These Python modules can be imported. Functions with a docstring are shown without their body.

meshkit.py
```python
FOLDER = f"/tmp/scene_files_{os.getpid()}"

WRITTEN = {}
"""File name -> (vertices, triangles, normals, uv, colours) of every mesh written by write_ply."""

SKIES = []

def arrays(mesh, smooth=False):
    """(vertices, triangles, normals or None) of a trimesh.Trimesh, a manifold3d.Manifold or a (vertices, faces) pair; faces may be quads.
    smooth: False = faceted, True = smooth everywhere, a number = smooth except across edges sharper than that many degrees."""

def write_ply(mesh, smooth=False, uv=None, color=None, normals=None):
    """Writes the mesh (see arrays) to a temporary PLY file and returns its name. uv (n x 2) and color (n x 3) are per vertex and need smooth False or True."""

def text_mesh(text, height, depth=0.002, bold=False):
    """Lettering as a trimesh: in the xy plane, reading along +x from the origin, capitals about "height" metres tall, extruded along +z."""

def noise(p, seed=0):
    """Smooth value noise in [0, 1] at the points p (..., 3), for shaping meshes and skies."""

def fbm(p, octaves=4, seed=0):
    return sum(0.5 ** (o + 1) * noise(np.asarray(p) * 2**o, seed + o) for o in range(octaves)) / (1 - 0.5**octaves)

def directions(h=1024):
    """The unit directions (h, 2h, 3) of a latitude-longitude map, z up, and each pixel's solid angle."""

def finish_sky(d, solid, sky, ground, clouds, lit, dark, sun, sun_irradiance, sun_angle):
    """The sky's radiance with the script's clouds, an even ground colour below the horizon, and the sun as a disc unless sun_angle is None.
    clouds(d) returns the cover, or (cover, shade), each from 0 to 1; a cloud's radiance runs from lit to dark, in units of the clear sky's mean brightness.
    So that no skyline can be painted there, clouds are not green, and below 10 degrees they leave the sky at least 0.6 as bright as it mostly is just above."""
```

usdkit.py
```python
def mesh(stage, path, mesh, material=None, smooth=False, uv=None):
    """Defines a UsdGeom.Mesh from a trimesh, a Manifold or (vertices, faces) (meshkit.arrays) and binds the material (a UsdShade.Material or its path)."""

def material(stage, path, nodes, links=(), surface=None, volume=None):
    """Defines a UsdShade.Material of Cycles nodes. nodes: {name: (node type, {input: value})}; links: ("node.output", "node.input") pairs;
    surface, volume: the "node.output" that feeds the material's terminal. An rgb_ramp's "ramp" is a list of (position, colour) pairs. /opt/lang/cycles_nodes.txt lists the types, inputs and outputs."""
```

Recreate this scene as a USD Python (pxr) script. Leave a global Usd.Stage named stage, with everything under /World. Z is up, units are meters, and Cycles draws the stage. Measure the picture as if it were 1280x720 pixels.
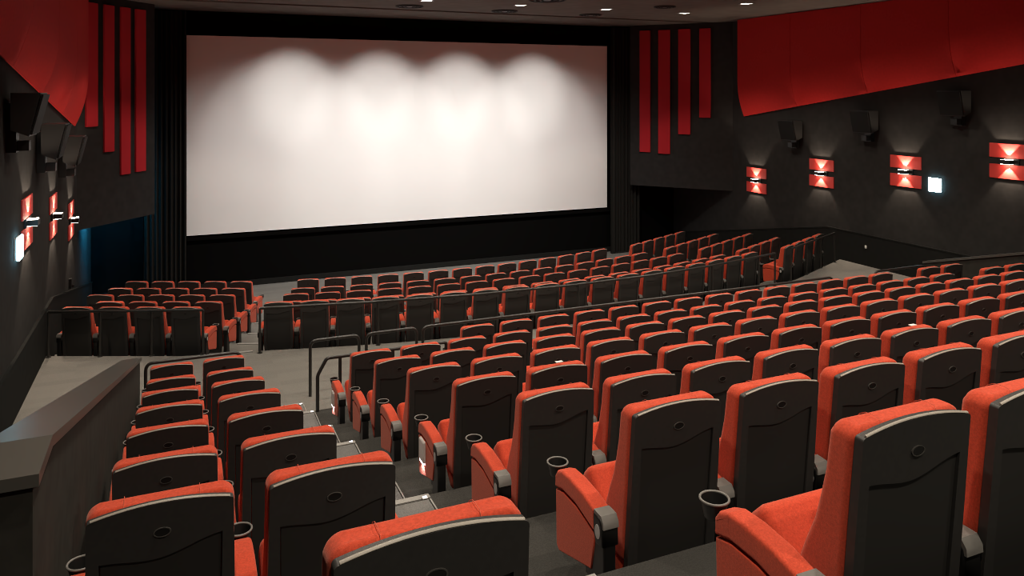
import math, random, numpy as np, trimesh, usdkit, meshkit
from shapely.geometry import Polygon, LineString, box as sbox
from shapely import affinity
from pxr import Usd, UsdGeom, UsdLux, UsdShade, Gf, Sdf

random.seed(7)
stage = Usd.Stage.CreateInMemory()
UsdGeom.SetStageUpAxis(stage, 'Z'); UsdGeom.SetStageMetersPerUnit(stage, 1.0)
UsdGeom.Xform.Define(stage, '/World'); UsdGeom.Scope.Define(stage, '/World/Looks')
Z0 = 5.02                      # height of the eye above the floor in front of the screen; z below is given from the eye

# ---------------------------------------------------------------- camera, light levels
YAW = math.atan(970 / 2238.)
cam = UsdGeom.Camera.Define(stage, '/World/Camera')
cam.CreateHorizontalApertureAttr(36.0); cam.CreateVerticalApertureAttr(20.25)
cam.CreateFocalLengthAttr(970 / 1280 * 36.0)
cam.CreateVerticalApertureOffsetAttr(-246 / 1280 * 36.0)
cam.CreateFStopAttr(0.0)
cam.CreateExposureAttr(0.0)
cx = UsdGeom.Xformable(cam)
cx.AddTranslateOp().Set((0, 0, Z0)); cx.AddRotateXYZOp().Set((90, 0, -math.degrees(YAW)))
WARM = (1.0, 0.88, 0.72)
HOUSE = 55.0                   # downlights over the seats
WASH = 205.0                  # spots that wash the screen
SCONCE = 26.0

def light_spot(path, pos, direction, power, cone, soft, color=WARM, radius=0.03):
    l = UsdLux.SphereLight.Define(stage, path)
    l.CreateRadiusAttr(radius); l.CreateColorAttr(color); l.CreateNormalizeAttr(True)
    l.CreateIntensityAttr(power)
    sh = UsdLux.ShapingAPI.Apply(l.GetPrim())
    sh.CreateShapingConeAngleAttr(cone); sh.CreateShapingConeSoftnessAttr(soft)
    d = Gf.Vec3d(*direction).GetNormalized()
    rot = Gf.Rotation(Gf.Vec3d(0, 0, -1), d)
    x = UsdGeom.Xformable(l); x.AddTransformOp().Set(Gf.Matrix4d(rot, Gf.Vec3d(*pos)))
    return l

# ---------------------------------------------------------------- materials
def mat(name, color, rough=0.5, metal=0.0, noise=0.0, scale=30, bump=0.0, bscale=200, sheen=0.0, spec=None, emit=None, es=0.0):
    p = {'roughness': rough, 'metallic': metal, 'base_color': color}
    if sheen: p.update(sheen_weight=sheen, sheen_roughness=0.5, sheen_tint=(1.0, 0.58, 0.47))
    if spec is not None: p['specular_ior_level'] = spec
    if emit: p.update(emission_color=emit, emission_strength=es)
    n, l = {'p': ('principled_bsdf', p)}, []
    if noise or bump:
        n['tc'] = ('texture_coordinate', {})
    if noise:
        n['n'] = ('noise_texture', {'scale': scale, 'detail': 4})
        lo, hi = [max(0, c * (1 - noise)) for c in color], [min(1, c * (1 + noise)) for c in color]
        n['r'] = ('rgb_ramp', {'ramp': [(0.3, lo), (0.7, hi)]})
        l += [('tc.object', 'n.vector'), ('n.fac', 'r.fac'), ('r.color', 'p.base_color')]
    if bump:
        n['b'] = ('noise_texture', {'scale': bscale, 'detail': 2}); n['bp'] = ('bump', {'strength': bump, 'distance': 0.002})
        l += [('tc.object', 'b.vector'), ('b.fac', 'bp.height'), ('bp.normal', 'p.normal')]
    return usdkit.material(stage, '/World/Looks/' + name, n, l, surface='p.BSDF')

def emitter(name, color, strength):
    return usdkit.material(stage, '/World/Looks/' + name, {'e': ('emission', {'color': color, 'strength': strength})}, [], surface='e.emission')

M_red = mat('red_moquette', (0.50, 0.060, 0.028), 0.95, noise=0.16, scale=140, bump=0.35, bscale=420, sheen=0.26, spec=0.15)
M_shell = mat('black_plastic', (0.029, 0.0275, 0.026), 0.5, noise=0.1, scale=60, bump=0.08, bscale=500)
M_panel = mat('dark_inset', (0.021, 0.020, 0.0185), 0.55)
M_highlight = mat('painted_edge_highlight', (0.30, 0.27, 0.23), 0.4)  # pale grey paints the highlight on the shells' top edges
M_gcap = mat('grey_plastic', (0.15, 0.143, 0.132), 0.45)
M_badge = mat('pale_badge', (0.42, 0.41, 0.40), 0.35)
M_black = mat('black_metal', (0.006, 0.006, 0.006), 0.45)
M_seam = mat('seam_thread', (0.56, 0.11, 0.06), 0.9)
M_plate = mat('dark_plate', (0.007, 0.0068, 0.0066), 0.35)
M_prim = mat('plate_edge', (0.06, 0.057, 0.052), 0.3)
M_rail = mat('rail_metal', (0.022, 0.021, 0.019), 0.36)
M_wall = mat('dark_wall_cloth', (0.030, 0.0285, 0.0275), 0.95, noise=0.12, scale=6, bump=0.1, bscale=300, spec=0.1)
M_wallf = mat('black_wall', (0.0032, 0.0030, 0.0028), 0.95, spec=0.05)
M_dado = mat('dado_cloth', (0.014, 0.014, 0.013), 0.9, noise=0.1, scale=8, spec=0.1)
M_ledge = mat('ledge_laminate', (0.078, 0.075, 0.067), 0.32)
M_half = mat('half_wall_cloth', (0.036, 0.0345, 0.030), 0.9, noise=0.14, scale=9, bump=0.1, bscale=300, spec=0.1)
M_fascia = mat('red_fascia_cloth', (0.46, 0.022, 0.020), 0.85, noise=0.06, scale=20, spec=0.1)
M_slat = mat('red_slat_cloth', (0.44, 0.022, 0.030), 0.85, spec=0.1)
M_screen = mat('screen_white', (0.86, 0.85, 0.83), 0.9, spec=0.05)
M_drape = mat('black_velour', (0.022, 0.0205, 0.018), 0.95, sheen=0.0, spec=0.05)
M_ceil = mat('ceiling_paint', (0.145, 0.132, 0.116), 0.9, noise=0.08, scale=3, spec=0.1)
M_vent = mat('vent_dark', (0.020, 0.018, 0.017), 0.7)
M_sred = mat('sconce_red', (0.62, 0.045, 0.035), 0.6)
M_speaker = mat('speaker_grille', (0.008, 0.0075, 0.007), 0.7, spec=0.2)
M_spedge = mat('speaker_case', (0.013, 0.0125, 0.012), 0.5)
M_white = mat('white_plastic', (0.75, 0.73, 0.70), 0.5)
M_nose = mat('nosing', (0.27, 0.26, 0.245), 0.6)
M_lens = emitter('lamp_lens', (1.0, 0.80, 0.62), 30.0)
M_dlens = emitter('downlight_lens', (1.0, 0.93, 0.82), 6.0)
M_exit = emitter('exit_lens', (0.40, 0.82, 1.0), 14.0)
M_step = emitter('step_led', (0.86, 0.88, 1.0), 4.0)
M_row = emitter('row_lamp_lens', (1.0, 0.80, 0.86), 6.0)

def carpet(name, a, b, scale):
    """patchwork carpet of short planks of slightly different greys with fine pile"""
    n = {'g': ('geometry', {}), 'm': ('mapping', {'rotation': (0, 0, 0.0), 'scale': (scale, scale, scale)}),
         'br': ('brick_texture', {'color1': a, 'color2': b, 'mortar': tuple(0.5 * (x + y) for x, y in zip(a, b)), 'scale': 1.0, 'mortar_size': 0.0, 'brick_width': 0.9, 'row_height': 0.16, 'bias': 0.0}),
         'n': ('noise_texture', {'scale': 160, 'detail': 3}), 'mx': ('mix_color', {'blend_type': 'multiply', 'fac': 0.55}),
         'r': ('rgb_ramp', {'ramp': [(0.3, (0.6, 0.6, 0.6)), (0.7, (1.3, 1.3, 1.3))]}),
         'bp': ('bump', {'strength': 0.5, 'distance': 0.004}), 'p': ('principled_bsdf', {'roughness': 0.95, 'specular_ior_level': 0.1})}
    l = [('g.position', 'm.vector'), ('m.vector', 'br.vector'), ('g.position', 'n.vector'), ('n.fac', 'r.fac'), ('br.color', 'mx.a'), ('r.color', 'mx.b'),
         ('mx.result', 'p.base_color'), ('n.fac', 'bp.height'), ('bp.normal', 'p.normal')]
    return usdkit.material(stage, '/World/Looks/' + name, n, l, surface='p.BSDF')
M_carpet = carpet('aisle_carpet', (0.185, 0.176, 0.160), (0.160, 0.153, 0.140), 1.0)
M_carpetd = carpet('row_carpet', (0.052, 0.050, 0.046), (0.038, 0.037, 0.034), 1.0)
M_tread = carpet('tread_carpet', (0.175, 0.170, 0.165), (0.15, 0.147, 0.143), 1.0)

# ---------------------------------------------------------------- scene helpers
used = {}
def numbered(parent, name):
    k = (parent, name); i = used.get(k, -1) + 1; used[k] = i
    return name if i == 0 else f'{name}_{i:03d}'
def ppath(parent): return '/World' if parent is None else str(parent.GetPath())
def tag(p, label=None, cat=None, group=None, kind=None):
    for k, v in (('label', label), ('category', cat), ('group', group), ('kind', kind)):
        if v: p.SetCustomDataByKey(k, v)
    return p
def obj(name, mesh, m, parent=None, smooth=30):
    pp = ppath(parent)
    return usdkit.mesh(stage, f'{pp}/{numbered(pp, name)}', mesh, m, smooth=smooth).GetPrim()
def empty(name, loc=(0, 0, 0), rz=0.0, parent=None):
    pp = ppath(parent)
    x = UsdGeom.Xform.Define(stage, f'{pp}/{numbered(pp, name)}')
    if parent is None:
        x.AddTranslateOp().Set(Gf.Vec3d(*[float(a) for a in loc])); x.AddRotateZOp().Set(float(math.degrees(rz)))
    return x.GetPrim()

def bx(x0, x1, y0, y1, z0, z1):
    m = trimesh.creation.box([x1 - x0, y1 - y0, z1 - z0]); m.apply_translation([(x0 + x1) / 2, (y0 + y1) / 2, (z0 + z1) / 2]); return m
def cat(*ms): return trimesh.util.concatenate([m for m in ms])
def cyl(r, h, at, axis='z', n=20):
    m = trimesh.creation.cylinder(radius=r, height=h, sections=n)
    if axis == 'x': m.apply_transform(trimesh.transformations.rotation_matrix(math.pi / 2, [0, 1, 0]))
    if axis == 'y': m.apply_transform(trimesh.transformations.rotation_matrix(math.pi / 2, [1, 0, 0]))
    m.apply_translation(at); return m
def ext(poly, z0, z1):
    ms = []
    for g in getattr(poly, 'geoms', [poly]):
        if g.area < 1e-6: continue
        m = trimesh.creation.extrude_polygon(g, z1 - z0, engine='earcut'); m.apply_translation([0, 0, z0]); ms.append(m)
    return cat(*ms)
def prism_x(poly, x0, x1):
    """polygon in (y, z) swept along x"""
    m = ext(poly, x0, x1); v = m.vertices.copy(); m.vertices = np.stack([v[:, 2], v[:, 0], v[:, 1]], 1); return m
def prism_y(poly, y0, y1):
    """polygon in (x, z) swept along y"""
    m = ext(poly, y0, y1); v = m.vertices.copy(); m.vertices = np.stack([v[:, 0], v[:, 2], v[:, 1]], 1); m.invert(); return m
def ring(ro, ri, h, at, n=28):
    m = trimesh.creation.annulus(r_min=ri, r_max=ro, height=h, sections=n); m.apply_translation(at); return m
def tube(pts, r, sides=10):
    """closed tube along a polyline, corners rounded by the caller"""
    p = np.asarray(pts, float); n = len(p)
    t = np.zeros_like(p); t[1:-1] = p[2:] - p[:-2]; t[0] = p[1] - p[0]; t[-1] = p[-1] - p[-2]
    t /= np.linalg.norm(t, axis=1, keepdims=True)
    a = np.cross(t[0], [0, 0, 1.0] if abs(t[0][2]) < 0.9 else [1.0, 0, 0]); a /= np.linalg.norm(a)
    V = []
    for i in range(n):
        a = a - t[i] * (a @ t[i]); a /= np.linalg.norm(a); b = np.cross(t[i], a)
        ang = np.arange(sides) * 2 * math.pi / sides
        V.append(p[i] + r * (np.cos(ang)[:, None] * a + np.sin(ang)[:, None] * b))
    V = np.vstack(V + [p[:1], p[-1:]]); F = []
    for i in range(n - 1):
        for j in range(sides):
            k = (j + 1) % sides
            F += [[i * sides + j, i * sides + k, (i + 1) * sides + k], [i * sides + j, (i + 1) * sides + k, (i + 1) * sides + j]]
    for j in range(sides):
        k = (j + 1) % sides
        F += [[n * sides, k, j], [n * sides + 1, (n - 1) * sides + j, (n - 1) * sides + k]]
    m = trimesh.Trimesh(V, F, process=False); m.fix_normals(); return m
def rounded(pts, r=0.08, steps=5):
    """polyline with its corners turned into arcs"""
    p = [np.asarray(q, float) for q in pts]; out = [p[0]]
    for i in range(1, len(p) - 1):
        a, b = p[i - 1] - p[i], p[i + 1] - p[i]
        la, lb = np.linalg.norm(a), np.linalg.norm(b); d = min(r, la * 0.45, lb * 0.45)
        s, e = p[i] + a / la * d, p[i] + b / lb * d
        for k in range(steps + 1):
            t = k / steps; out.append((1 - t) ** 2 * s + 2 * t * (1 - t) * p[i] + t * t * e)
    return out + [p[-1]]
def rring(w, y0, y1, r, n=5):
    """rounded rectangle ring, counter-clockwise seen from above"""
    pts = []
    r = min(r, w / 2 * 0.98, (y1 - y0) / 2 * 0.98)
    for cxx, cyy, a0 in ((w / 2 - r, y0 + r, -90), (w / 2 - r, y1 - r, 0), (-w / 2 + r, y1 - r, 90), (-w / 2 + r, y0 + r, 180)):
        for k in range(n + 1):
            a = math.radians(a0 + 90 * k / n); pts.append((cxx + r * math.cos(a), cyy + r * math.sin(a)))
    return np.array(pts)
def loft(rings):
    """closed solid through rings (n x 3 each)"""
    n = len(rings[0]); V = np.vstack(rings + [rings[0].mean(0)[None], rings[-1].mean(0)[None]]); F = []
    m = len(rings)
    for i in range(m - 1):
        for j in range(n):
            k = (j + 1) % n
            F += [[i * n + j, i * n + k, (i + 1) * n + k], [i * n + j, (i + 1) * n + k, (i + 1) * n + j]]
    for j in range(n):
        k = (j + 1) % n
        F += [[m * n, k, j], [m * n + 1, (m - 1) * n + j, (m - 1) * n + k]]
    return trimesh.Trimesh(V, F, process=False)
def rbox(x0, x1, y0, y1, z0, z1, r=0.012):
    import manifold3d as mf
    s = mf.Manifold.sphere(r, 12); ms = []
    for x in (x0 + r, x1 - r):
        for y in (y0 + r, y1 - r):
            for z in (z0 + r, z1 - r): ms.append(s.translate((x, y, z)))
    h = mf.Manifold.batch_hull(ms).to_mesh()
    return trimesh.Trimesh(h.vert_properties[:, :3], h.tri_verts, process=False)

# ---------------------------------------------------------------- levels of the house
ROW_Y = [1.60, 2.77, 3.90, 5.00, 6.15, 7.31, 8.44, 9.60]                # back shells of the raked rows, from the camera on
ROW_Z = [z + Z0 for z in (-1.94, -2.33, -2.68, -2.98, -3.28, -3.58, -3.86, -4.10)]
CROSS = -4.10 + Z0
FRONT_Z = [z + Z0 for z in (-4.38, -4.54, -4.70, -4.86, -5.02)]
CEIL = 2.03 + Z0
XL, XR = -1.87, 14.90
XC = 6.5
C, S = math.cos(YAW), math.sin(YAW)
CURVE = ((12.245, 0.058, 6.271, -0.162), (12.948, 0.057, 6.085, -0.183), (14.108, 0.059, 6.005, -0.200), (15.211, 0.059, 5.914, -0.201), (16.617, 0.069, 5.814, -0.174))
def arc_row(k, n, p=0.57):
    """seats at even steps along the shallow curve of front row k"""
    yc, cv, x0, off = CURVE[k]
    X = np.linspace(-1, 14, 3001); Y = yc + cv * (X - x0) ** 2 / 2
    L = np.concatenate([[0], np.cumsum(np.hypot(np.diff(X), np.diff(Y)))])
    xs = np.interp(np.interp(6.45 + off, X, L) + np.linspace(-(n - 1) / 2, (n - 1) / 2, n) * p, L, X)
    return [(float(x), float(yc + cv * (x - x0) ** 2 / 2), math.atan(cv * (x - x0))) for x in xs]
def left_row(k):
    zc = (12.15, 13.05, 14.1, 15.2, 16.4)[k]; n = (4, 4, 5, 5, 5)[k]
    X0 = (-6.84, -6.79, -7.51, -7.70, -7.96)[k]; p = (0.573, 0.556, 0.556, 0.555, 0.555)[k]
    return [((X0 + i * p) * C + zc * S, zc * C - (X0 + i * p) * S, -YAW) for i in range(n)]
def right_row(k):
    p0 = ((12.34, 13.17), (11.73, 13.90), (11.56, 15.04), (11.30, 16.08), (11.20, 17.46))[k]; n = (4, 4, 5, 5, 5)[k]
    p = (0.60, 0.577, 0.577, 0.563, 0.568)[k]; a = math.radians(24.9)
    return [(p0[0] + i * p * math.cos(a), p0[1] + i * p * math.sin(a), a) for i in range(n)]
FRONT_N = (18, 17, 16, 15, 14)

def back_line(k, off):
    """line across the house behind row k of the front section, off metres behind its shells"""
    L, A_, R_ = left_row(k), arc_row(k, FRONT_N[k]), right_row(k)
    sh = lambda p: (p[0] + off * math.sin(p[2]), p[1] - off * math.cos(p[2]))
    l0, l1 = sh(L[0]), sh(L[-1]); r0, r1 = sh(R_[0]), sh(R_[-1])
    dl, dr = math.tan(-YAW), math.tan(math.radians(24.9))
    pts = [(XL - 0.2, l0[1] + dl * (XL - 0.2 - l0[0])), l1]
    pts += [sh(p) for p in A_ if l1[0] + 0.3 < p[0] < r0[0] - 0.3]
    pts += [r0, (XR + 0.2, r1[1] + dr * (XR + 0.2 - r1[0]))]
    return pts

# ================================================================ floor
floor = tag(empty('floor'), 'stepped cinema floor in grey carpet', kind='structure')
edges = [ROW_Y[k] - 0.06 for k in range(8)]
for k in range(7):                                             # seating tiers of the raked block
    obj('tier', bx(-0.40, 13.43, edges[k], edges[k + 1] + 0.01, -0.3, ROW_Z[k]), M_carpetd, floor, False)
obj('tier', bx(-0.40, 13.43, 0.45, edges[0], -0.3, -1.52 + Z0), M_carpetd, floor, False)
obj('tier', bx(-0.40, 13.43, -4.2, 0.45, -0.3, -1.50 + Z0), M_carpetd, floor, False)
lines = [back_line(k, 0.14) for k in range(5)]
cross = Polygon([(XL - 0.2, -4.2), (-0.5, -4.2), (-0.5, edges[7]), (13.5, edges[7]), (13.5, -4.2), (XR + 0.2, -4.2)] + lines[0][::-1])
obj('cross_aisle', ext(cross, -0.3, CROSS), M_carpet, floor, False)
for k in range(5):
    if k < 4:
        poly = Polygon(lines[k] + lines[k + 1][::-1])
    else:
        poly = Polygon(lines[4] + [(XR + 0.2, 21.4), (XL - 0.2, 21.4)])
    obj('front_tier', ext(poly, -0.3, FRONT_Z[k]), M_carpet, floor, False)
# aisle treads and their pale nosings, left stepped aisle (between the two raked blocks) and its twin on the right
for x0, x1 in ((0.86, 1.52), (11.40, 12.05)):
    for k in range(8):
        y1 = edges[k + 1] if k < 7 else 10.45
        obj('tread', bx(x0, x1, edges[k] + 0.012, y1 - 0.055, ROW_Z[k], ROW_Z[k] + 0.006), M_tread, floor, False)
        obj('tread_edge', bx(x1 + 0.008, x1 + 0.018, edges[k] + 0.012, y1 - 0.055, ROW_Z[k], ROW_Z[k] + 0.008), M_nose, floor, False)
        obj('nosing', bx(x0, x1 + 0.02, y1 - 0.038, y1 + 0.012, ROW_Z[k], ROW_Z[k] + 0.008), M_nose, floor, False)
# nosings of the steps down in the two radial front aisles
for k in range(5):
    L, A_, R_ = left_row(k), arc_row(k, FRONT_N[k]), right_row(k)
    zt = CROSS if k == 0 else FRONT_Z[k - 1]
    for a, b in ((L[-1], A_[0]), (A_[-1], R_[0])):
        f = lambda p, o: np.array([p[0] + o * math.cos(p[2]) + 0.17 * math.sin(p[2]), p[1] + o * math.sin(p[2]) - 0.17 * math.cos(p[2])])
        pa, pb = f(a, 0.36), f(b, -0.36)
        d = pb - pa; ln = np.hypot(*d)
        if ln > 0.15:
            m = bx(0, ln, -0.03, 0.03, 0, 0.012); m.apply_transform(trimesh.transformations.rotation_matrix(math.atan2(d[1], d[0]), [0, 0, 1])); m.apply_translation([pa[0], pa[1], zt])
            obj('nosing', m, M_nose, floor, False)

# ================================================================ walls and ceiling
def structure(name, mesh, m, smooth=False):
    o = obj(name, mesh, m, None, smooth); tag(o, kind='structure'); return o
structure('wall_left', bx(XL - 0.2, XL, -4.2, 21.6, -0.3, CEIL), M_wall)
structure('wall_right', bx(XR, XR + 0.2, -4.2, 21.6, -0.3, CEIL), M_wall)
structure('wall_back', bx(XL, XR, -4.4, -4.2, -0.3, CEIL), M_wall)
structure('wall_front', bx(XL, XR, 21.12, 21.5, -0.3, CEIL), M_wallf)
ceil = tag(empty('ceiling'), 'dark plaster ceiling with recessed downlights', kind='structure')
obj('ceiling_board', bx(XL - 0.2, XR + 0.2, -4.4, 18.66, CEIL, CEIL + 0.2), M_ceil, ceil, False)
obj('ceiling_board', bx(XL - 0.2, XR + 0.2, 18.94, 21.5, CEIL, CEIL + 0.2), M_ceil, ceil, False)
obj('ceiling_joint', bx(XL - 0.2, XR + 0.2, 18.6, 19.0, CEIL + 0.12, CEIL + 0.2), M_vent, ceil, False)
# dado along both side walls: level beside the cross aisle, falling with the front floor
def dado(x0, x1, name):
    poly = Polygon([(-4.2, -0.3), (21.1, -0.3), (21.1, -4.60 + Z0), (14.6, -3.39 + Z0), (-4.2, -3.39 + Z0)])
    g = tag(empty(name), kind='structure')
    obj('dado_panel', prism_x(poly, x0, x1), M_dado, g, False)
    cap = Polygon([(-4.2, -3.39 + Z0), (14.6, -3.39 + Z0), (21.1, -4.60 + Z0), (21.1, -4.57 + Z0), (14.6, -3.36 + Z0), (-4.2, -3.36 + Z0)])
    obj('dado_rail', prism_x(cap, x0 - 0.012, x1 + 0.012), M_dado, g, False)
dado(XL, XL + 0.03, 'trim_1'); dado(XR - 0.03, XR, 'trim_2')
# baseboards
structure('baseboard_front', bx(XL + 0.05, XR - 0.05, 21.08, 21.12, FRONT_Z[4], FRONT_Z[4] + 0.14), M_dado)
# angled bulkheads beside the screen, standing clear of the floor
def slab(p, q, th, z0, z1):
    p, q = np.array(p), np.array(q); d = (q - p) / np.hypot(*(q - p)); n = np.array([-d[1], d[0]]) * th
    return ext(Polygon([p, q, q + n, p + n]), z0, z1)
BR0, BR1 = np.array([12.95, 20.65]), np.array([14.9, 18.2])
BL0, BL1 = np.array([-1.87, 18.2]), np.array([-0.45, 19.98])
structure('wall_front_right', slab(BR0, BR1, -0.18, -2.91 + Z0, CEIL) if False else slab(BR1, BR0, -0.18, -2.91 + Z0, CEIL), M_wall)
structure('wall_front_left', slab(BL1, BL0, -0.18, -2.87 + Z0, CEIL), M_wall)

# half walls along the side corridors
def half_wall(x0, x1, label):
    g = tag(empty('partition_wall'), label, kind='structure')
    top = lambda y: -1.19 - max(0, y - 3.1) * 0.28 + Z0
    ys = (2.8, 3.1, 10.75)
    body = Polygon([(2.82, CROSS)] + [(y if y > 2.8 else 2.82, top(y) - 0.04) for y in ys] + [(10.75, CROSS)])
    obj('wall_body', prism_x(body, x0 + 0.01, x1 - 0.01), M_half, g, False)
    cap = Polygon([(y, top(y) - 0.04) for y in ys] + [(y, top(y)) for y in ys[::-1]])
    obj('ledge', prism_x(cap, x0 - 0.01, x1 + 0.01), M_ledge, g, False)
half_wall(-0.60, -0.40, 'low sloping half wall with grey ledge beside the left seats')
half_wall(13.43, 13.63, 'low sloping half wall beyond the seats on the right')

# ================================================================ screen and masking
scr = empty('cinema_screen', (6.29, 21.0, Z0)); tag(scr, 'huge white cinema screen washed by four ceiling spots', 'screen')
obj('screen_surface', bx(-6.04, 6.04, 0.0, 0.03, -3.615, 1.40), M_screen, scr, False)
obj('frame', cat(bx(-6.2, 6.2, 0.03, 0.1, -3.75, -3.55), bx(-6.2, 6.2, 0.03, 0.1, 1.35, 1.5), bx(-6.2, -5.95, 0.03, 0.1, -3.55, 1.35), bx(5.95, 6.2, 0.03, 0.1, -3.55, 1.35)), M_wallf, scr, False)
def drape(x0, x1, y, z0, z1, folds, label):
    d = empty('curtain', ((x0 + x1) / 2, y, z0)); tag(d, label, 'curtain', None)
    n = folds * 10; w = x1 - x0
    t = np.linspace(0, 1, n + 1)
    yy = 0.055 * np.sin(t * folds * 2 * math.pi) + 0.02 * np.sin(t * folds * 4.7 + 1)
    f = [(-w / 2 + w * a, b) for a, b in zip(t, yy)]; b_ = [(x, yv + 0.012) for x, yv in f]
    obj('curtain_leg', ext(Polygon(f + b_[::-1]), 0.03, z1 - z0), M_drape, d, 60)
    obj('hem', bx(-w / 2, w / 2, -0.05, 0.05, 0.0, 0.03), M_drape, d, False)
drape(-0.72, 0.235, 20.75, FRONT_Z[4], CEIL - 0.06, 9, 'dark pleated stage curtain at the left edge of the screen')
drape(12.36, 13.36, 20.80, FRONT_Z[4], CEIL - 0.06, 9, 'dark pleated stage curtain at the right edge of the screen')

# red slats on the bulkheads: (distance share along the wall, lower end)
def slat(p, q, s0, s1, z1, label, name='wall_slat'):
    p, q = np.array(p), np.array(q); a, b = p + (q - p) * s0, p + (q - p) * s1
    d = (q - p) / np.hypot(*(q - p)); n = np.array([d[1], -d[0]])
    if n[1] > 0: n = -n
    mid = (a + b) / 2 + n * 0.001
    L = np.hypot(*(b - a))
    e = empty(name, (mid[0], mid[1], z1 + Z0), math.atan2(d[1], d[0])); tag(e, label, 'wall panel', 'red slats beside the screen')
    sgn = -1 if (np.array([-d[1], d[0]]) @ n) < 0 else 1
    y0, y1 = (0, 0.05) if sgn > 0 else (-0.05, 0)
    obj('slat_panel', rbox(-L / 2, L / 2, y0, y1, 0, 1.86 - z1, 0.008), M_slat, e, 40)
Pr, Qr = (13.15, 20.4), (14.9, 18.2)
for (s0, s1, z1), w in zip(((0.0, 0.12, -1.87), (0.21, 0.34, -1.90), (0.43, 0.56, -1.295), (0.655, 0.775, -0.785)), ('nearest the screen', 'second from the screen, longest', 'third from the screen', 'shortest and farthest from the screen')):
    slat(Pr, Qr, s0, s1, z1, f'upright red slat on the wall right of the screen, {w}')
Pl, Ql = (-0.12, 20.4), (-1.87, 18.2)
for (s0, s1, z1), w in zip(((0.31, 0.42, -1.825), (0.48, 0.58, -1.845), (0.65, 0.75, -1.31), (0.815, 0.925, -0.745)), ('nearest the screen', 'second from the screen, longest', 'third from the screen', 'shortest, partly behind red fascia')):
    slat(Pl, Ql, s0, s1, z1, f'upright red slat on the wall left of the screen, {w}')

# red fascias hung above the side walls, curling back to the wall along their sloping lower edge
def fascia(xf, sgn, ys, label):
    g = empty('red_fascia', (xf, 0, 0)); tag(g, label, 'fascia')
    low = lambda y: -0.70 + 0.155 * (17.55 - y) + Z0
    for a, b in zip(ys[:-1], ys[1:]):
        a2, b2 = a + (0.0 if a == ys[0] else 0.006), b - 0.006
        out = [(0.23 * (1 - t) ** 2, 1.0 * t) for t in np.linspace(0, 1, 9)] + [(0.0, 5.0)]
        inn = [(0.03, 5.0), (0.03, 1.05)] + [(i + 0.025, h + 0.01) for i, h in out[:-1][::-1][1:]]
        m = prism_y(Polygon(out + inn), a2, b2)
        v = m.vertices; top = v[:, 2] > 4.9
        v[:, 2] = np.where(top, CEIL - 0.01, v[:, 2] + low(v[:, 1])); v[:, 0] *= sgn; m.vertices = v
        trimesh.repair.fix_normals(m)
        obj('fascia_panel', m, M_fascia, g, 35)
fascia(14.62, 1, [17.66, 15.6, 13.35, 11.1, 8.8, 6.5, 4.2][::-1], 'long red fascia curling under the ceiling on the right wall')
fascia(-1.59, -1, [17.5, 15.6, 13.35, 11.1, 8.8, 6.5, 4.2][::-1], 'long red fascia curling under the ceiling on the left wall')

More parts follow.
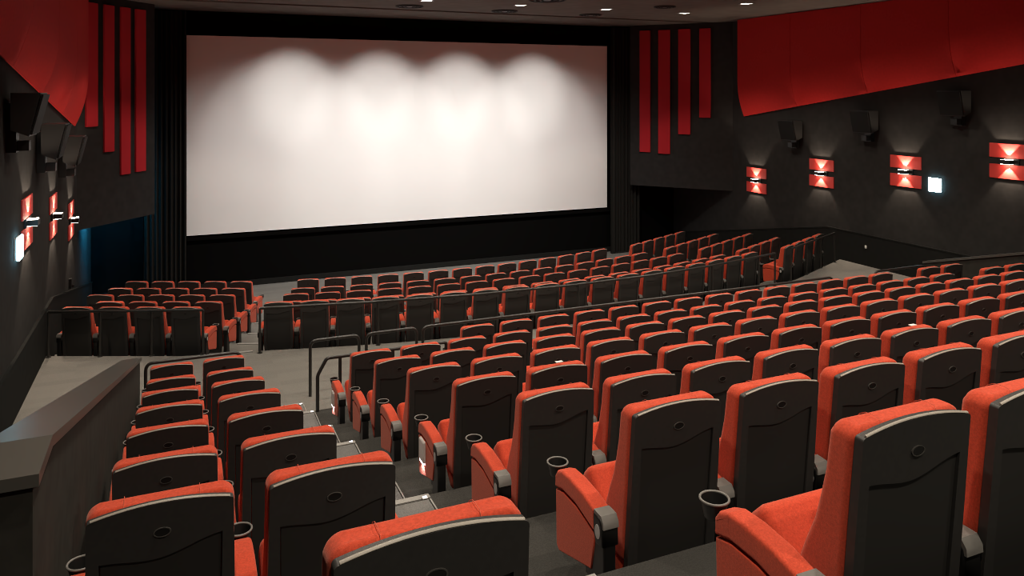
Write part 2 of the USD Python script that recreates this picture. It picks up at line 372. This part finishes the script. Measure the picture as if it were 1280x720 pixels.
# ================================================================ wall fittings
def sconce(x, sgn, y, zc, label):
    """sgn: direction out of the wall"""
    e = empty('wall_sconce', (x, y, zc + Z0)); tag(e, label, 'wall light', 'red-backed wall sconces')
    w = lambda a, b: (min(sgn * a, sgn * b), max(sgn * a, sgn * b))
    obj('backplate_upper', rbox(*w(0, 0.02), -0.40, 0.40, 0.065, 0.345, 0.005), M_sred, e, 40)
    obj('backplate_lower', rbox(*w(0, 0.02), -0.40, 0.40, -0.345, -0.065, 0.005), M_sred, e, 40)
    h = obj('lamp_housing', cat(bx(*w(0, 0.15), -0.10, 0.10, -0.045, 0.035), bx(*w(0, 0.03), -0.2, 0.2, -0.06, 0.06)), M_black, e, False)
    obj('lens_upper', bx(*w(0.03, 0.14), -0.085, 0.085, 0.035, 0.041), M_lens, e, False)
    obj('lens_lower', bx(*w(0.03, 0.14), -0.085, 0.085, -0.051, -0.045), M_lens, e, False)
    p = e.GetPath()
    light_spot(f'{p}/up_light', (sgn * 0.085, 0, 0.05), (0, 0, 1), SCONCE, 41, 0.35, (1, 0.80, 0.62), 0.01)
    light_spot(f'{p}/down_light', (sgn * 0.085, 0, -0.06), (0, 0, -1), SCONCE, 41, 0.35, (1, 0.80, 0.62), 0.01)
SC = ((17.18, -2.49, 'farthest'), (14.80, -2.06, 'second farthest'), (12.35, -1.785, 'second nearest'), (10.01, -1.37, 'nearest'))
for y, z, w in SC: sconce(XR, -1, y, z, f'red-backed up-and-down wall sconce on the right wall, {w} of four')
for y, z, w in SC[:3]: sconce(XL, 1, y, z, f'red-backed up-and-down wall sconce on the left wall, {w.replace("second nearest", "nearest")} of three')

def exit_lamp(x, sgn, label):
    e = empty('exit_sign', (x, 11.60, -2.0 + Z0)); tag(e, label, 'exit sign', 'bright exit signs')
    w = lambda a, b: (min(sgn * a, sgn * b), max(sgn * a, sgn * b))
    obj('case', rbox(*w(0, 0.03), -0.145, 0.145, -0.14, 0.14, 0.008), M_white, e, 40)
    obj('lens', rbox(*w(0.028, 0.065), -0.155, 0.155, -0.15, 0.15, 0.018), M_exit, e, 40)
exit_lamp(XR, -1, 'glowing blue-white square exit sign on the right wall')
exit_lamp(XL, 1, 'glowing blue-white square exit sign on the left wall')
e = empty('exit_sign', (-1.05, 19.45, -2.65 + Z0), math.atan2(1.78, 1.42)); tag(e, 'cyan exit sign behind the left bulkhead, lighting the wall', 'exit sign')
obj('case', rbox(-0.25, 0.25, 0.03, 0.09, -0.12, 0.12, 0.01), M_white, e, 40)
M_cyan = emitter('exit_cyan', (0.03, 0.50, 0.95), 260.0)
obj('lens', bx(-0.23, 0.23, 0.09, 0.10, -0.10, 0.10), M_cyan, e, False)

def speaker(x, sgn, y, zt, label):
    e = empty('wall_speaker', (x, y, zt + Z0)); tag(e, label, 'speaker', 'surround speakers on the side walls')
    prof = Polygon([(0.08, 0.0), (0.39, 0.0), (0.27, -0.52), (0.08, -0.44)])
    m = prism_y(prof, -0.27, 0.27); m.vertices[:, 0] *= sgn
    if sgn < 0: m.invert()
    obj('cabinet', m, M_spedge, e, False)
    fr = Polygon([(0.395, -0.02), (0.42, -0.02), (0.30, -0.50), (0.28, -0.50)])
    m = prism_y(fr, -0.255, 0.255); m.vertices[:, 0] *= sgn
    if sgn < 0: m.invert()
    obj('grille', m, M_speaker, e, False)
    w = lambda a, b: (min(sgn * a, sgn * b), max(sgn * a, sgn * b))
    obj('bracket', cat(bx(*w(0, 0.11), -0.09, 0.09, -0.72, -0.12), bx(*w(0.0, 0.24), -0.07, 0.07, -0.70, -0.58)), M_black, e, False)
SP = ((15.65, -0.76, 'farthest'), (13.29, -0.45, 'middle'), (11.02, 0.01, 'nearest'))
for y, z, w in SP:
    speaker(XR, -1, y, z, f'black surround speaker on the right wall, {w} of three')
    speaker(XL, 1, y, z - 0.03, f'black surround speaker on the left wall, {w} of three')
e = obj('foot_light', rbox(XR - 0.055, XR - 0.03, 13.39, 13.43, -3.69 + Z0, -3.62 + Z0, 0.006), M_white, None, 40); tag(e, 'small white fitting on the dark right-hand dado', 'wall fitting')
e = obj('wall_hook', cat(bx(XL, XL + 0.05, 16.9, 17.0, -3.76 + Z0, -3.58 + Z0), bx(XL + 0.05, XL + 0.09, 16.93, 16.97, -3.74 + Z0, -3.70 + Z0)), M_black, None, False); tag(e, 'small black fitting on the left wall below the sconces', 'wall fitting')

# ceiling downlights; the four nearest the screen wash it
def downlight(x, y, label, kind, grp):
    e = empty('ceiling_downlight', (x, y, CEIL)); tag(e, label, 'downlight', grp)
    obj('trim_ring', cat(bx(-0.14, 0.14, -0.14, -0.11, -0.012, 0), bx(-0.14, 0.14, 0.11, 0.14, -0.012, 0), bx(-0.14, -0.11, -0.11, 0.11, -0.012, 0), bx(0.11, 0.14, -0.11, 0.11, -0.012, 0)), M_gcap, e, False)
    obj('lens', bx(-0.11, 0.11, -0.11, 0.11, -0.008, -0.002), M_dlens, e, False)
    p = e.GetPath()
    if kind == 'wash':
        for nm, tilt, cone, soft, share in (('hot_beam', 25.5, 16.2, 1.0, 0.44), ('beam', 38.2, 27.6, 0.5, 0.30), ('spill', 64, 53, 1.0, 1.05)):
            t = math.radians(tilt); light_spot(f'{p}/{nm}', (0, 0, -0.05), (0, math.cos(t), -math.sin(t)), share * WASH, cone, soft, (1.0, 0.97, 0.925), 0.02)
    else:
        light_spot(f'{p}/beam', (0, 0, -0.05), (0, 0, -1), HOUSE, 54, 0.3, WARM, 0.06)
for i, x in enumerate((2.80, 5.15, 7.45, 9.77)):
    downlight(x, 16.68, f'square ceiling downlight washing the screen, {("leftmost", "second", "third", "rightmost")[i]} of the front four', 'wash', 'downlights washing the screen')
downlight(12.10, 16.68, 'square ceiling downlight in front of the slats right of the screen', 'house', None)
downlight(0.48, 16.68, 'square ceiling downlight in front of the slats left of the screen', 'house', None)
for j, y in enumerate((14.3, 11.9, 9.5, 7.1, 4.7, 2.3, -0.1)):
    for i, x in enumerate((0.5, 2.82, 5.14, 7.46, 9.78, 12.1)):
        downlight(x, y, f'square house downlight, {("first","second","third","fourth","fifth","sixth")[i]} from left in ceiling row {("second","third","fourth","fifth","sixth","seventh","eighth")[j]} from the screen', 'house', 'house downlights over the seats')
def vent(x, y, r, label):
    e = empty('ceiling_vent', (x, y, CEIL)); tag(e, label, 'air vent', 'round vents in the ceiling')
    for q in (1.0, 0.72, 0.44): obj('vent_ring', ring(r * q, r * q - 0.035, 0.026, (0, 0, -0.013)), M_vent, e, 40)
    obj('vent_hub', cyl(r * 0.2, 0.026, (0, 0, -0.013)), M_gcap, e)
for x, y, r, w in ((5.11, 17.93, 0.33, 'above the middle of the screen'), (7.62, 18.05, 0.33, 'right of the middle of the screen'), (7.55, 15.45, 0.42, 'between the third and fourth screen spots'), (10.1, 18.05, 0.3, 'above the right part of the screen'), (10.75, 15.6, 0.26, 'near the right-hand slats')):
    vent(x, y, r, f'round dark ceiling air vent {w}')

# ================================================================ hand rails
def rail(name, label, tops, posts, r=0.021, bend=0.09, grp='black tube handrails'):
    """tops: top rail polyline (z included); posts: list of (x, y, z0, z1)"""
    o = tops[len(tops) // 2]
    e = tag(empty(name), label, 'handrail', grp)
    obj('top_rail', tube(rounded(tops, bend), r), M_rail, e, 60)
    for x, y, z0, z1 in posts:
        obj('post', tube([(x, y, z0), (x, y, z1)], r * 0.95), M_rail, e, 60)
        obj('foot_plate', cyl(0.04, 0.012, (x, y, z0 + 0.006), n=16), M_rail, e)
T3 = -3.40 + Z0
off = lambda x, y, d: (x - d * 0.3976, y - d * 0.9176)
lw = [off(x, y, 0.10) for x, y in ((-1.76, 13.9), (-1.04, 13.59), (-0.32, 13.31), (0.43, 13.07))]
lw = [(lw[0][0] + (lw[3][0] - lw[0][0]) * t, lw[0][1] + (lw[3][1] - lw[0][1]) * t) for t in (0, 1 / 3, 2 / 3, 1)]
rail('handrail', 'straight handrail behind the left front seats', [(*lw[0], T3), (*lw[3], T3)], [(*p, CROSS, T3) for p in lw])
mid = [(1.21, 12.72), (3.0, 12.36), (4.8, 12.13), (6.5, 12.06), (8.1, 12.13), (9.6, 12.33), (11.0, 12.62), (11.55, 12.76)]
rail('handrail', 'long handrail behind the centre front seats', [(x, y, T3) for x, y in mid], [(mid[i][0], mid[i][1], CROSS, T3) for i in (0, 1, 3, 5, 6, 7)])
rw = [(12.18, 12.97), (12.95, 13.31), (13.72, 13.66), (14.5, 14.0)]
rail('handrail', 'short handrail behind the right front seats', [(*rw[0], T3), (*rw[3], T3)], [(*p, CROSS, T3) for p in rw])
T1 = -3.36 + Z0
def hoop(x0, x1, y, zf, zt, label, grp=None):
    rail('handrail', label, [(x0, y, zf), (x0, y, zt), (x1, y, zt), (x1, y, zf)], [])
hoop(1.66, 2.32, 10.65, CROSS, T1, 'hoop handrail at the foot of the stepped aisle')
hoop(2.42, 3.14, 10.65, CROSS, T1, 'second hoop handrail, beside the first along the cross aisle')
rail('handrail', 'long low handrail in front of the main seats, facing the cross aisle', [(3.23, 10.65, CROSS), (3.23, 10.65, T1), (10.98, 10.65, T1 - 0.03), (10.98, 10.65, CROSS)], [(x, 10.65, CROSS, T1 - 0.02) for x in (4.8, 6.35, 7.9, 9.45)])
z7 = ROW_Z[6]; t2 = -3.235 + Z0
rail('handrail', 'cranked handrail in front of the aisle seat, half hidden by seats', [(1.57, 9.52, z7), (1.57, 9.52, -3.43 + Z0), (1.68, 9.52, t2), (3.2, 9.52, t2), (3.2, 9.52, z7)], [(1.84, 9.52, z7, t2), (2.5, 9.52, z7, t2)], bend=0.035)
rail('handrail', 'low handrail in front of the left pair of seat columns', [(-0.34, 10.62, CROSS), (-0.34, 10.62, -3.375 + Z0), (0.77, 10.62, -3.375 + Z0), (0.77, 10.62, CROSS)], [])
rail('handrail', 'low handrail beyond the seats at the far right', [(12.0, 10.62, CROSS), (12.0, 10.62, -3.375 + Z0), (13.30, 10.62, -3.375 + Z0), (13.30, 10.62, CROSS)], [])

# step lights
for y, k, w in ((4.90, 2, 'nearest'), (7.23, 4, 'second nearest'), (8.36, 5, 'third nearest'), (9.50, 6, 'fourth nearest')):
    e = empty('step_light', (1.50, y, ROW_Z[k] + 0.008)); tag(e, f'tiny bright step light on an aisle nosing, {w}', 'step light', 'step lights in the aisle')
    obj('case', rbox(-0.018, 0.018, -0.014, 0.014, 0, 0.008, 0.003), M_white, e, 40)
    obj('lens', rbox(-0.014, 0.014, -0.010, 0.010, 0.006, 0.012, 0.002), M_step, e, 40)
e = empty('step_light', (1.50, 10.40, CROSS + 0.008)); tag(e, 'tiny step light at the foot of the stepped aisle', 'step light', 'step lights in the aisle')
obj('case', rbox(-0.018, 0.018, -0.014, 0.014, 0, 0.008, 0.003), M_white, e, 40)
obj('lens', rbox(-0.014, 0.014, -0.010, 0.010, 0.006, 0.012, 0.002), M_step, e, 40)

# ================================================================ seats
W = 0.44
def lean(z): return 0.085 * (0.965 - z)                     # how far the back leans: y of the shell's rear face
def arc(x, w=W): return 0.026 * (1 - (2 * x / w) ** 2)
def shell_mesh():
    xs = np.linspace(-W / 2, W / 2, 15)
    top = [(x, 0.965 + arc(x)) for x in xs]
    outline = Polygon([(-0.205, 0.12), (0.205, 0.12), (0.226, 0.30), (0.224, 0.7)] + top[::-1] + [(-0.224, 0.7), (-0.226, 0.30)])
    outline = outline.buffer(-0.012).buffer(0.012)
    px = np.linspace(-0.185, 0.185, 15)
    wave = lambda x: 0.822 + 0.016 * math.sin((x + 0.185) / 0.37 * 2 * math.pi * 0.95 + 1.9) + 0.03 * (x / 0.37)
    pocket = Polygon([(-0.178, 0.17), (0.178, 0.17)] + [(x, wave(x)) for x in px[::-1]])
    body = outline.difference(pocket)
    def back(poly, d0, d1):
        m = prism_y(poly, d0, d1); m.vertices[:, 1] += lean(m.vertices[:, 2]); return m
    shell = back(body, 0.0, 0.03)
    edge = outline.difference(outline.buffer(-0.006))
    panel = back(pocket.buffer(-0.004), 0.009, 0.028)
    return shell, panel
def cushion_mesh():
    rings = []
    def thick(z): return np.interp(z, [0.30, 0.42, 0.52, 0.66, 0.80, 0.97], [0.15, 0.20, 0.185, 0.135, 0.108, 0.098])
    for z, sc in ((0.30, 0.80), (0.31, 0.95), (0.33, 1.0), (0.42, 1.0), (0.50, 1.0), (0.58, 1), (0.66, 1.0), (0.74, 1), (0.82, 1.0), (0.90, 1), (0.938, 1.0)):
        y0 = lean(z) + 0.028; d = thick(z); yc = y0 + d / 2
        p = rring(0.452 * (1 if sc == 1 else sc + 0.02), yc - d / 2 * sc, yc + d / 2 * sc, 0.03)
        f = np.clip((z - 0.82) / 0.125, 0, 1)
        rings.append(np.column_stack([p, z + f * arc(p[:, 0], 0.46)]))
    for a in np.linspace(0.2, 1.0, 6):                                  # rounded crown
        ang = a * math.pi / 2; r = 0.036
        z = 0.938 + r * math.sin(ang); ins = r * (1 - math.cos(ang))
        y0 = lean(0.96) + 0.026; d = thick(0.965)
        p = rring(0.452 - 2 * ins, y0 + ins * 0.55, y0 + d - ins, max(0.004, 0.03 - ins * 0.5))
        rings.append(np.column_stack([p, z + arc(p[:, 0], 0.46)]))
    return loft(rings)
def arm_profile():
    pad = Polygon([(0.10, 0.462), (0.11, 0.556), (0.20, 0.577), (0.32, 0.589), (0.41, 0.586), (0.458, 0.568), (0.480, 0.538), (0.480, 0.480), (0.40, 0.499), (0.28, 0.497)])
    side = Polygon([(0.105, 0.455), (0.28, 0.490), (0.40, 0.492), (0.477, 0.473), (0.470, 0.22), (0.445, 0.20), (0.14, 0.285)])
    return pad.buffer(-0.008).buffer(0.008), side
def bev_x(poly, x0, x1, r=0.012):
    """prism along x with rounded side edges"""
    parts = [prism_x(poly, x0 + r, x1 - r)]
    rings = []
    pts = np.array(poly.exterior.coords)[:-1]
    if not poly.exterior.is_ccw: pts = pts[::-1]
    def inset(d):
        # move each vertex along its inward bisector
        a = np.roll(pts, 1, 0); b = np.roll(pts, -1, 0)
        e1 = pts - a; e1 /= np.linalg.norm(e1, axis=1, keepdims=True) + 1e-12; e2 = b - pts; e2 /= np.linalg.norm(e2, axis=1, keepdims=True) + 1e-12
        n = np.column_stack([-(e1 + e2)[:, 1], (e1 + e2)[:, 0]]); n /= np.linalg.norm(n, axis=1, keepdims=True) + 1e-12
        return pts + n * d
    for a in np.linspace(0, 1, 4):
        ang = a * math.pi / 2; rings.append((x0 + r * (1 - math.sin(ang)), inset(r * (1 - math.cos(ang)))))
    rings = rings[::-1]
    left = [np.column_stack([np.full(len(p), x), p]) for x, p in rings]
    right = [np.column_stack([np.full(len(p), x0 + x1 - x), p]) for x, p in rings[::-1]]
    R = left + right
    n = len(pts); V = np.vstack(R); F = []
    for i in range(len(R) - 1):
        for j in range(n):
            k = (j + 1) % n
            F += [[i * n + j, i * n + k, (i + 1) * n + k], [i * n + j, (i + 1) * n + k, (i + 1) * n + j]]
    lo = trimesh.creation.triangulate_polygon(Polygon(R[0][:, 1:]), engine='earcut')
    for (vv, ff), x, fl in ((lo, R[0][0, 0], 1), (lo, R[-1][0, 0], 0)):
        b = len(V); V = np.vstack([V, np.column_stack([np.full(len(vv), x), vv])]); F += [[b + t[0], b + t[2], b + t[1]] if fl else [b + t[0], b + t[1], b + t[2]] for t in ff]
    m = trimesh.Trimesh(V, F, process=False); m.merge_vertices(); trimesh.repair.fix_normals(m); return m
PAD, SIDE = arm_profile()
SHELL, PANEL = shell_mesh(); CUSH = cushion_mesh()
PADM, SIDEM = bev_x(PAD, -0.040, 0.040, 0.014), bev_x(SIDE, -0.036, 0.036, 0.008)
HIGHLIGHT = tube([(x, lean(0.97) + 0.004, 0.967 + arc(x)) for x in np.linspace(-0.208, 0.208, 13)], 0.0048, 6)  # thin added strip, its pale colour stands in for the edge highlight
SEATM = rbox(-0.215, 0.215, -0.235, 0.235, -0.06, 0.06, 0.035)
SEATM.apply_transform(trimesh.transformations.rotation_matrix(math.radians(44), [1, 0, 0])); SEATM.apply_translation([0, 0.300, 0.375])
PAN = rbox(-0.19, 0.19, -0.20, 0.20, -0.085, -0.055, 0.012)
PAN.apply_transform(trimesh.transformations.rotation_matrix(math.radians(44), [1, 0, 0])); PAN.apply_translation([0, 0.300, 0.375])
PLATE = cyl(1, 0.006, (0, 0, 0), 'y', 20); PLATE.apply_scale([0.023, 1, 0.0128]); PLATE.apply_translation([0, lean(0.893) - 0.0005, 0.893])
PRIM = trimesh.creation.annulus(r_min=0.86, r_max=1.0, height=0.007, sections=20); PRIM.apply_transform(trimesh.transformations.rotation_matrix(math.pi / 2, [1, 0, 0])); PRIM.apply_scale([0.027, 1, 0.0155]); PRIM.apply_translation([0, lean(0.893) - 0.001, 0.893])
_sy = lean(0.96) + 0.026
SEAMS = [tube([(x, _sy + dy, z + arc(x, 0.46)) for dy, z in ((0.000, 0.940), (0.004, 0.957), (0.015, 0.9722), (0.042, 0.9742), (0.063, 0.972), (0.083, 0.961), (0.096, 0.944))], 0.0009, 5) for x in (-0.115, 0.115)]
def arm(parent, x):
    mv = lambda m: (lambda q: (q.apply_translation([x, 0, 0]), q)[1])(m.copy())
    a = obj('armrest', mv(PADM), M_red, parent, 40)
    pp = ppath(a)
    obj('side_panel', mv(SIDEM), M_red, parent, 40)
    body = Polygon([(0.004, 0.455), (0.008, 0.545), (0.024, 0.566), (0.078, 0.568), (0.078, 0.492), (0.06, 0.45)])
    strap = Polygon([(-0.003, 0.532), (-0.001, 0.556), (0.018, 0.581), (0.078, 0.584), (0.078, 0.569), (0.024, 0.567), (0.009, 0.546), (0.007, 0.532)])
    body, strap = (affinity.translate(q, 0.035, -0.026) for q in (body, strap))
    b = obj('end_block', mv(bev_x(body, -0.041, 0.041, 0.008)), M_black, parent, 40)
    obj('end_cap', mv(prism_x(strap, -0.037, 0.037)), M_gcap, parent, 40)
    bd = cyl(1, 0.086, (0, 0, 0), 'x', 18); bd.apply_scale([1, 0.020, 0.030]); bd.apply_translation([0, 0.075, 0.482])
    obj('badge', mv(bd), M_badge, parent)
    obj('standard', mv(cat(rbox(-0.03, 0.03, 0.04, 0.17, 0.02, 0.44, 0.012), rbox(-0.032, 0.032, -0.02, 0.30, 0.0, 0.03, 0.008), bx(-0.028, 0.028, 0.10, 0.20, 0.24, 0.34))), M_black, parent, 40)
    cup = trimesh.creation.revolve([(0.0, -0.055), (0.030, -0.055), (0.044, 0.0), (0.047, 0.0), (0.034, -0.06), (0.0, -0.06)][::-1], sections=24)
    cup.apply_translation([x, 0.527, 0.568]); trimesh.repair.fix_normals(cup)
    c = obj('cup_holder', cup, M_black, parent, 40)
    t = trimesh.creation.torus(0.048, 0.0045, 28, 8); t.apply_translation([x, 0.527, 0.569])
    obj('cup_ring', t, M_gcap, c, 60)
def seat(name, both, xl):
    e = empty(name)
    obj('back_cushion', CUSH, M_red, e, 50)
    for q in SEAMS: obj('seam', q, M_seam, stage.GetPrimAtPath(str(e.GetPath()) + '/back_cushion'), 60)
    s = obj('back_shell', SHELL, M_shell, e, 30)
    obj('lower_panel', PANEL, M_panel, s, 30)
    obj('edge_highlight', HIGHLIGHT, M_highlight, s, 60)
    obj('number_plate', PLATE, M_plate, s, 40)
    obj('plate_rim', PRIM, M_prim, s, 40)
    obj('seat_cushion', SEATM, M_red, e, 50)
    obj('seat_pan', PAN, M_black, e, 40)
    arm(e, xl)
    if both: arm(e, 0.2825)
    return e
protos = {}
def place_seat(x, y, z, rz, label, group, both=False, extra=None, xl=-0.2825):
    key = (both, xl)
    if key not in protos:
        e = seat('cinema_chair', both, xl); protos[key] = e
        UsdGeom.Xformable(e).GetOrderedXformOps()[0].Set(Gf.Vec3d(x, y, z)); UsdGeom.Xformable(e).GetOrderedXformOps()[1].Set(math.degrees(rz))
        assert extra is None
    else:
        e = empty('cinema_chair', (x, y, z), rz)
        e.GetReferences().AddInternalReference(protos[key].GetPath())
        if extra is None: e.SetInstanceable(True)
    tag(e, label, 'chair', group)
    if extra == 'lamp':
        obj('aisle_lamp', rbox(-0.374, -0.345, 0.30, 0.42, 0.33, 0.485, 0.012), M_white, e, 40)
        lp = stage.GetPrimAtPath(str(e.GetPath()) + '/aisle_lamp')
        obj('lamp_lens', rbox(-0.372, -0.349, 0.31, 0.41, 0.318, 0.332, 0.004), M_row, lp, 40)
        light_spot(f'{e.GetPath()}/lamp_glow', (-0.368, 0.36, 0.31), (0.25, 0, -1), 0.5, 60, 0.6, (1.0, 0.84, 0.88), 0.01)
    if extra == 'slip':
        obj('paper_slip', bx(-0.02, 0.035, lean(0.98) + 0.03, lean(0.98) + 0.06, 1.0115, 1.014), M_white, e, False)
    return e
ORD = 'first second third fourth fifth sixth seventh eighth ninth tenth eleventh twelfth thirteenth fourteenth fifteenth sixteenth seventeenth eighteenth'.split()
NEAR = ['nearest row', 'second nearest row', 'third nearest row', 'fourth nearest row', 'fifth nearest row', 'sixth nearest row', 'second row from front', 'front row']
# raked centre block: seventeen columns; those outside the picture's right edge are left out
def u_of(x, y): return 640 + 970 * (x * C - y * S) / (y * C + x * S)
MX = [1.985 + 0.5665 * i for i in range(17)]
for k in range(8):
    for i, x in enumerate(MX):
        if k == 7 and i < 3: continue
        if u_of(x - 0.25, ROW_Y[k]) > 1750: continue
        ex = 'lamp' if (k, i) in ((3, 0), (6, 0)) else 'slip' if (k, i) in ((3, 1), (2, 5)) else None
        first = 'red seat with black back' 
        lab = f'{first}, {"on the left aisle" if i == 0 else ORD[i] + " from left aisle"}, {NEAR[k]}, main block'
        if ex == 'lamp': lab = f'red aisle seat with white lamp on its armrest, {NEAR[k]}, main block'
        if ex == 'slip': lab = f'red seat with white slip on top, {ORD[i]} from left aisle, {NEAR[k]}, main block'
        place_seat(x, ROW_Y[k], ROW_Z[k], 0, lab, 'seats of the main raked block', i == 16, ex, -0.32 if i == 0 else -0.2825)
for k in range(8):
    for i, x in enumerate((-0.04, 0.517)):
        if k == 0 and i == 0: continue
        place_seat(x, ROW_Y[k], ROW_Z[k], 0, f'red seat with black back, {"half-wall" if i == 0 else "aisle"} column of left block, {NEAR[k]}', 'seats of the left raked block', i == 1)
for k in (6, 7):
    for i, x in enumerate((12.22, 12.80)):
        if u_of(x - 0.25, ROW_Y[k]) > 1400: continue
        place_seat(x, ROW_Y[k], ROW_Z[k], 0, f'red seat with black back, {ORD[i]} beyond the right aisle, {NEAR[k]}', 'seats beyond the right aisle', i == 1)
FR = ['back row', 'second row from back', 'middle row', 'second row from screen', 'row nearest the screen']
for k in range(5):
    for nm, row in (('left wing', left_row(k)), ('centre', arc_row(k, FRONT_N[k])), ('right wing', right_row(k))):
        for i, (x, y, a) in enumerate(row):
            place_seat(x, y, FRONT_Z[k], a, f'red seat with black back, {ORD[i]} from left, {FR[k]}, front {nm}', f'seats of the front {nm}', i == len(row) - 1)
